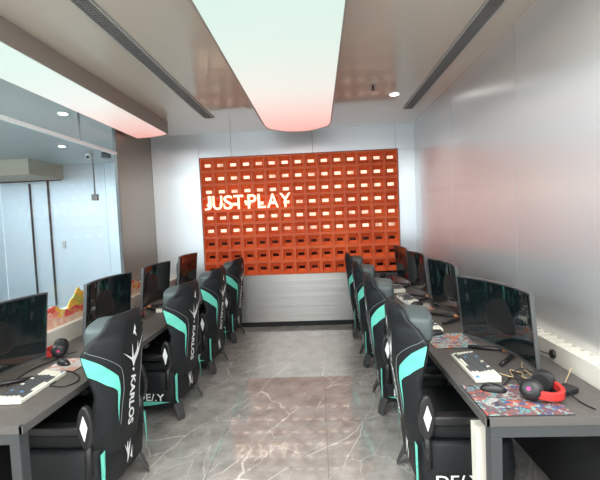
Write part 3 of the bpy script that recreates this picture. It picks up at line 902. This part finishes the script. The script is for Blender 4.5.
for x, y, a, lb in ((.835, 3.23, .03, 'pale keyboard on right desk beside the second colourful mat'),
                    (.90, 4.22, .05, 'pale keyboard on right desk, third from the camera'),
                    (.92, 4.86, -.05, 'pale keyboard on right desk, nearest the orange wall'),
                    (-1.665, 2.17, PI + .03, 'pale keyboard on left desk, nearest the camera'),
                    (-1.66, 3.22, PI, 'pale keyboard on left desk, second from the camera'),
                    (-1.66, 4.22, PI + .04, 'pale keyboard on left desk, third from the camera')):
    dup(kb, (x, y, DT), a, lb)

def make_mat(name, label, cx, cy, sx, sy, m, a=0.0):
    bm = bmesh.new(); box(bm, -sx, sx, -sy, sy, 0, .003, 1); box(bm, -sx + .003, sx - .003, -sy + .003, sy - .003, .001, .004, 0)
    o = link('mouse_mat', bm, [m, M['black_matte']], loc=(cx, cy, DT - .001)); o.rotation_euler = (0, 0, a)
    return tag(o, label, 'mouse mat', 'printed mouse mats')
make_mat('m', 'red and teal printed mouse mat at near end of the right desk', .90, 1.925, .19, .165, M['pad_a'])
make_mat('m', 'orange and teal printed mouse mat beneath mouse, second on right desk', .895, 2.845, .15, .17, M['pad_b'])
make_mat('m', 'pale printed mouse mat on right desk, third from the camera', .97, 3.92, .10, .14, M['pad_c'])
make_mat('m', 'grey patterned mouse mat on left desk, nearest the camera', -1.70, 2.545, .11, .12, M['pad_c'])
DM = DT + .003

def make_mouse(label):
    t = thing('computer_mouse', label, 'mouse')
    bm = bmesh.new(); vs = ellipsoid(bm, (0, 0, .004), (.062, .033, .034), u=20, v=12)
    for v in vs:
        if v.co.z < 0: v.co.z = 0
        v.co.y *= 1 - .12 * math.cos(v.co.x / .062 * 1.6)
    link('shell', bm, M['black'], t, smooth=True)
    bm = bmesh.new(); tube(bm, [(.035, -.004, .030), (.035, .004, .030)], .008, 12); link('scroll_wheel', bm, M['silver'], t)
    bm = bmesh.new(); prism(bm, [(-.03, -.012), (-.005, -.018), (.0, .018), (-.03, .012)], lambda a, b: (a, b, .0335), lambda a, b: (a, b, .0362)); link('side_mark', bm, M['silver'], t)
    return t
ms = make_mouse('black mouse on the red and teal mat at right desk'); ms.location = (.845, 2.015, DM); ms.rotation_euler = (0, 0, -.35); ms['group'] = 'black mice on both desks'
for x, y, a, lb in ((.84, 2.99, .2, 'black mouse on the orange and teal mat at right desk'), (.945, 3.99, .1, 'black mouse on the pale mat at right desk'),
                    (-1.74, 2.55, PI - .5, 'black mouse on the grey mat at left desk'), (-1.72, 3.58, PI, 'black mouse on left desk, second from the camera')):
    dup(ms, (x, y, DM if lb.find('mat') > 0 else DT), a, lb)

def make_headset(label):
    """Lying on its side: ear cups up, headband curving to +x."""
    t = thing('headset', label, 'headset')
    bm = bmesh.new(); P = [(.0 + .098 * math.sin(a), .088 * math.cos(a), .045 - .012 * math.sin(a)) for a in [PI * k / 20 for k in range(21)]]
    rings = []
    for k, p in enumerate(P):
        d = Vector(P[min(k + 1, 20)]) - Vector(P[max(k - 1, 0)]); d.normalize(); nrm = Vector((d.y, -d.x, 0))
        rings.append([bm.verts.new(Vector(p) + nrm * a * .010 + Vector((0, 0, b * .019))) for a, b in ((-1, -1), (1, -1), (1, 1), (-1, 1))])
    for A, B in zip(rings, rings[1:]):
        for k in range(4): bm.faces.new((A[k], A[(k + 1) % 4], B[(k + 1) % 4], B[k]))
    bm.faces.new(rings[0]); bm.faces.new(rings[-1])
    link('headband', bm, M['red'], t, bevel=.003)
    for sy in (-1, 1):
        c = Vector((-.005, sy * .082, .055)); ax = Vector((.05, sy * 1, .42 if sy < 0 else .10)).normalized()
        bm = bmesh.new(); tube(bm, [c + ax * q for q in (-.018, -.008, .012, .022, .028)], [.044, .048, .048, .040, .022], 24); cup = link('ear_cup', bm, M['black'], t)
        bm = bmesh.new(); tube(bm, [c - ax * q for q in (.016, .024, .034, .038)], [.046, .050, .048, .040], 24); link('ear_cushion', bm, M['black_matte'], cup)
        bm = bmesh.new(); tube(bm, [c + ax * .026, c + ax * .030], [.010, .009], 14); link('cup_mark', bm, M['pink_mark'], cup)
    bm = bmesh.new(); tube(bm, smooth_path([(-.03, .09, .03), (-.08, .07, .02), (-.11, .03, .014)], 5), .004, 8); link('microphone', bm, M['black'], t)
    return t
hd = make_headset('black headset with red band on mat at near end of right desk'); hd.location = (1.035, 1.95, DM); hd.rotation_euler = (0, 0, -.85); hd['group'] = 'headsets on both desks'
for c in hd.children: pass
for x, y, a, lb in ((.90, 5.52, .4, 'black and red headset at far end of right desk by orange wall'), (-1.90, 2.75, PI + .5, 'black and red headset on left desk under the nearest monitor'),
                    (-1.83, 3.76, 1.2, 'black and red headset on left desk between second and third monitors'), (1.16, 3.86, .6, 'black headset with red band on right desk behind the pale mat')):
    dup(hd, (x, y, DT), a, lb)

def cable(name, label, pts, r, m, cat='cable', group=None):
    bm = bmesh.new(); tube(bm, smooth_path(pts, 8), r, 8)
    return tag(link(name, bm, m), label, cat, group)
zc = DT + .005
cable('mouse_cable', 'black cable looping behind red and teal mat on right desk', [(.90, 2.05, zc + .004), (.96, 2.10, zc + .012), (1.0, 2.17, zc), (1.05, 2.12, zc), (1.02, 2.05, zc + .03), (.99, 2.13, zc + .045), (1.07, 2.22, zc), (1.18, 2.25, zc)], .0035, M['black'])
cable('headset_cable', 'black cable arching over the near headset on right desk', [(.96, 1.97, zc + .04), (.97, 2.06, zc + .07), (1.05, 2.10, zc + .07), (1.15, 2.0, zc + .03), (1.18, 1.88, zc), (1.2, 1.80, zc)], .0035, M['black'])
cable('tan_cable', 'tan cable lying tangled below the near monitor on right desk', [(.95, 2.18, zc + .02), (.99, 2.12, zc + .022), (1.02, 2.2, zc + .01), (1.05, 2.27, zc), (1.09, 2.22, zc), (1.06, 2.15, zc + .008), (1.12, 2.12, zc), (1.13, 2.30, zc), (1.17, 2.38, zc)], .003, M['tan_cable'])
cable('tan_wire', 'tan wire running from mat up to cream radiator cover', [(1.12, 1.98, zc + .006), (1.2, 2.04, zc), (1.28, 2.14, zc), (1.34, 2.2, zc + .03)], .003, M['tan_cable'])
cable('keyboard_cable', 'black cable trailing across left desk from the near keyboard', [(-1.67, 2.36, zc + .01), (-1.62, 2.42, zc), (-1.50, 2.33, zc), (-1.46, 2.24, zc), (-1.50, 2.18, zc), (-1.59, 2.20, zc), (-1.60, 2.26, zc)], .0035, M['black'])
cable('screen_cable', 'black cable on left desk beneath the nearest monitor', [(-1.85, 2.2, zc), (-1.90, 2.45, zc), (-1.86, 2.65, zc), (-1.9, 2.75, zc)], .004, M['black'])
t = thing('wall_plug', 'round black plug with lead on the radiator cover front', 'plug', (1.37, 2.42, .79))
bm = bmesh.new(); tube(bm, [(.002, 0, 0), (-.012, 0, 0), (-.018, 0, 0)], [.027, .026, .016], 20); link('plug_disc', bm, M['black'], t)
bm = bmesh.new(); tube(bm, smooth_path([(-.016, 0, 0), (-.04, .01, .005), (-.06, .05, .01), (-.05, .12, .03), (-.03, .2, .01)], 6), .0035, 8); link('lead', bm, M['black'], t)
bm = bmesh.new(); box(bm, -.06, .06, -.035, .035, 0, .03)
o = link('power_adapter', bm, M['black'], loc=(1.17, 1.98, DT), bevel=.006); o.rotation_euler = (0, 0, .4); tag(o, 'black power adapter behind the near mat on right desk', 'power adapter')
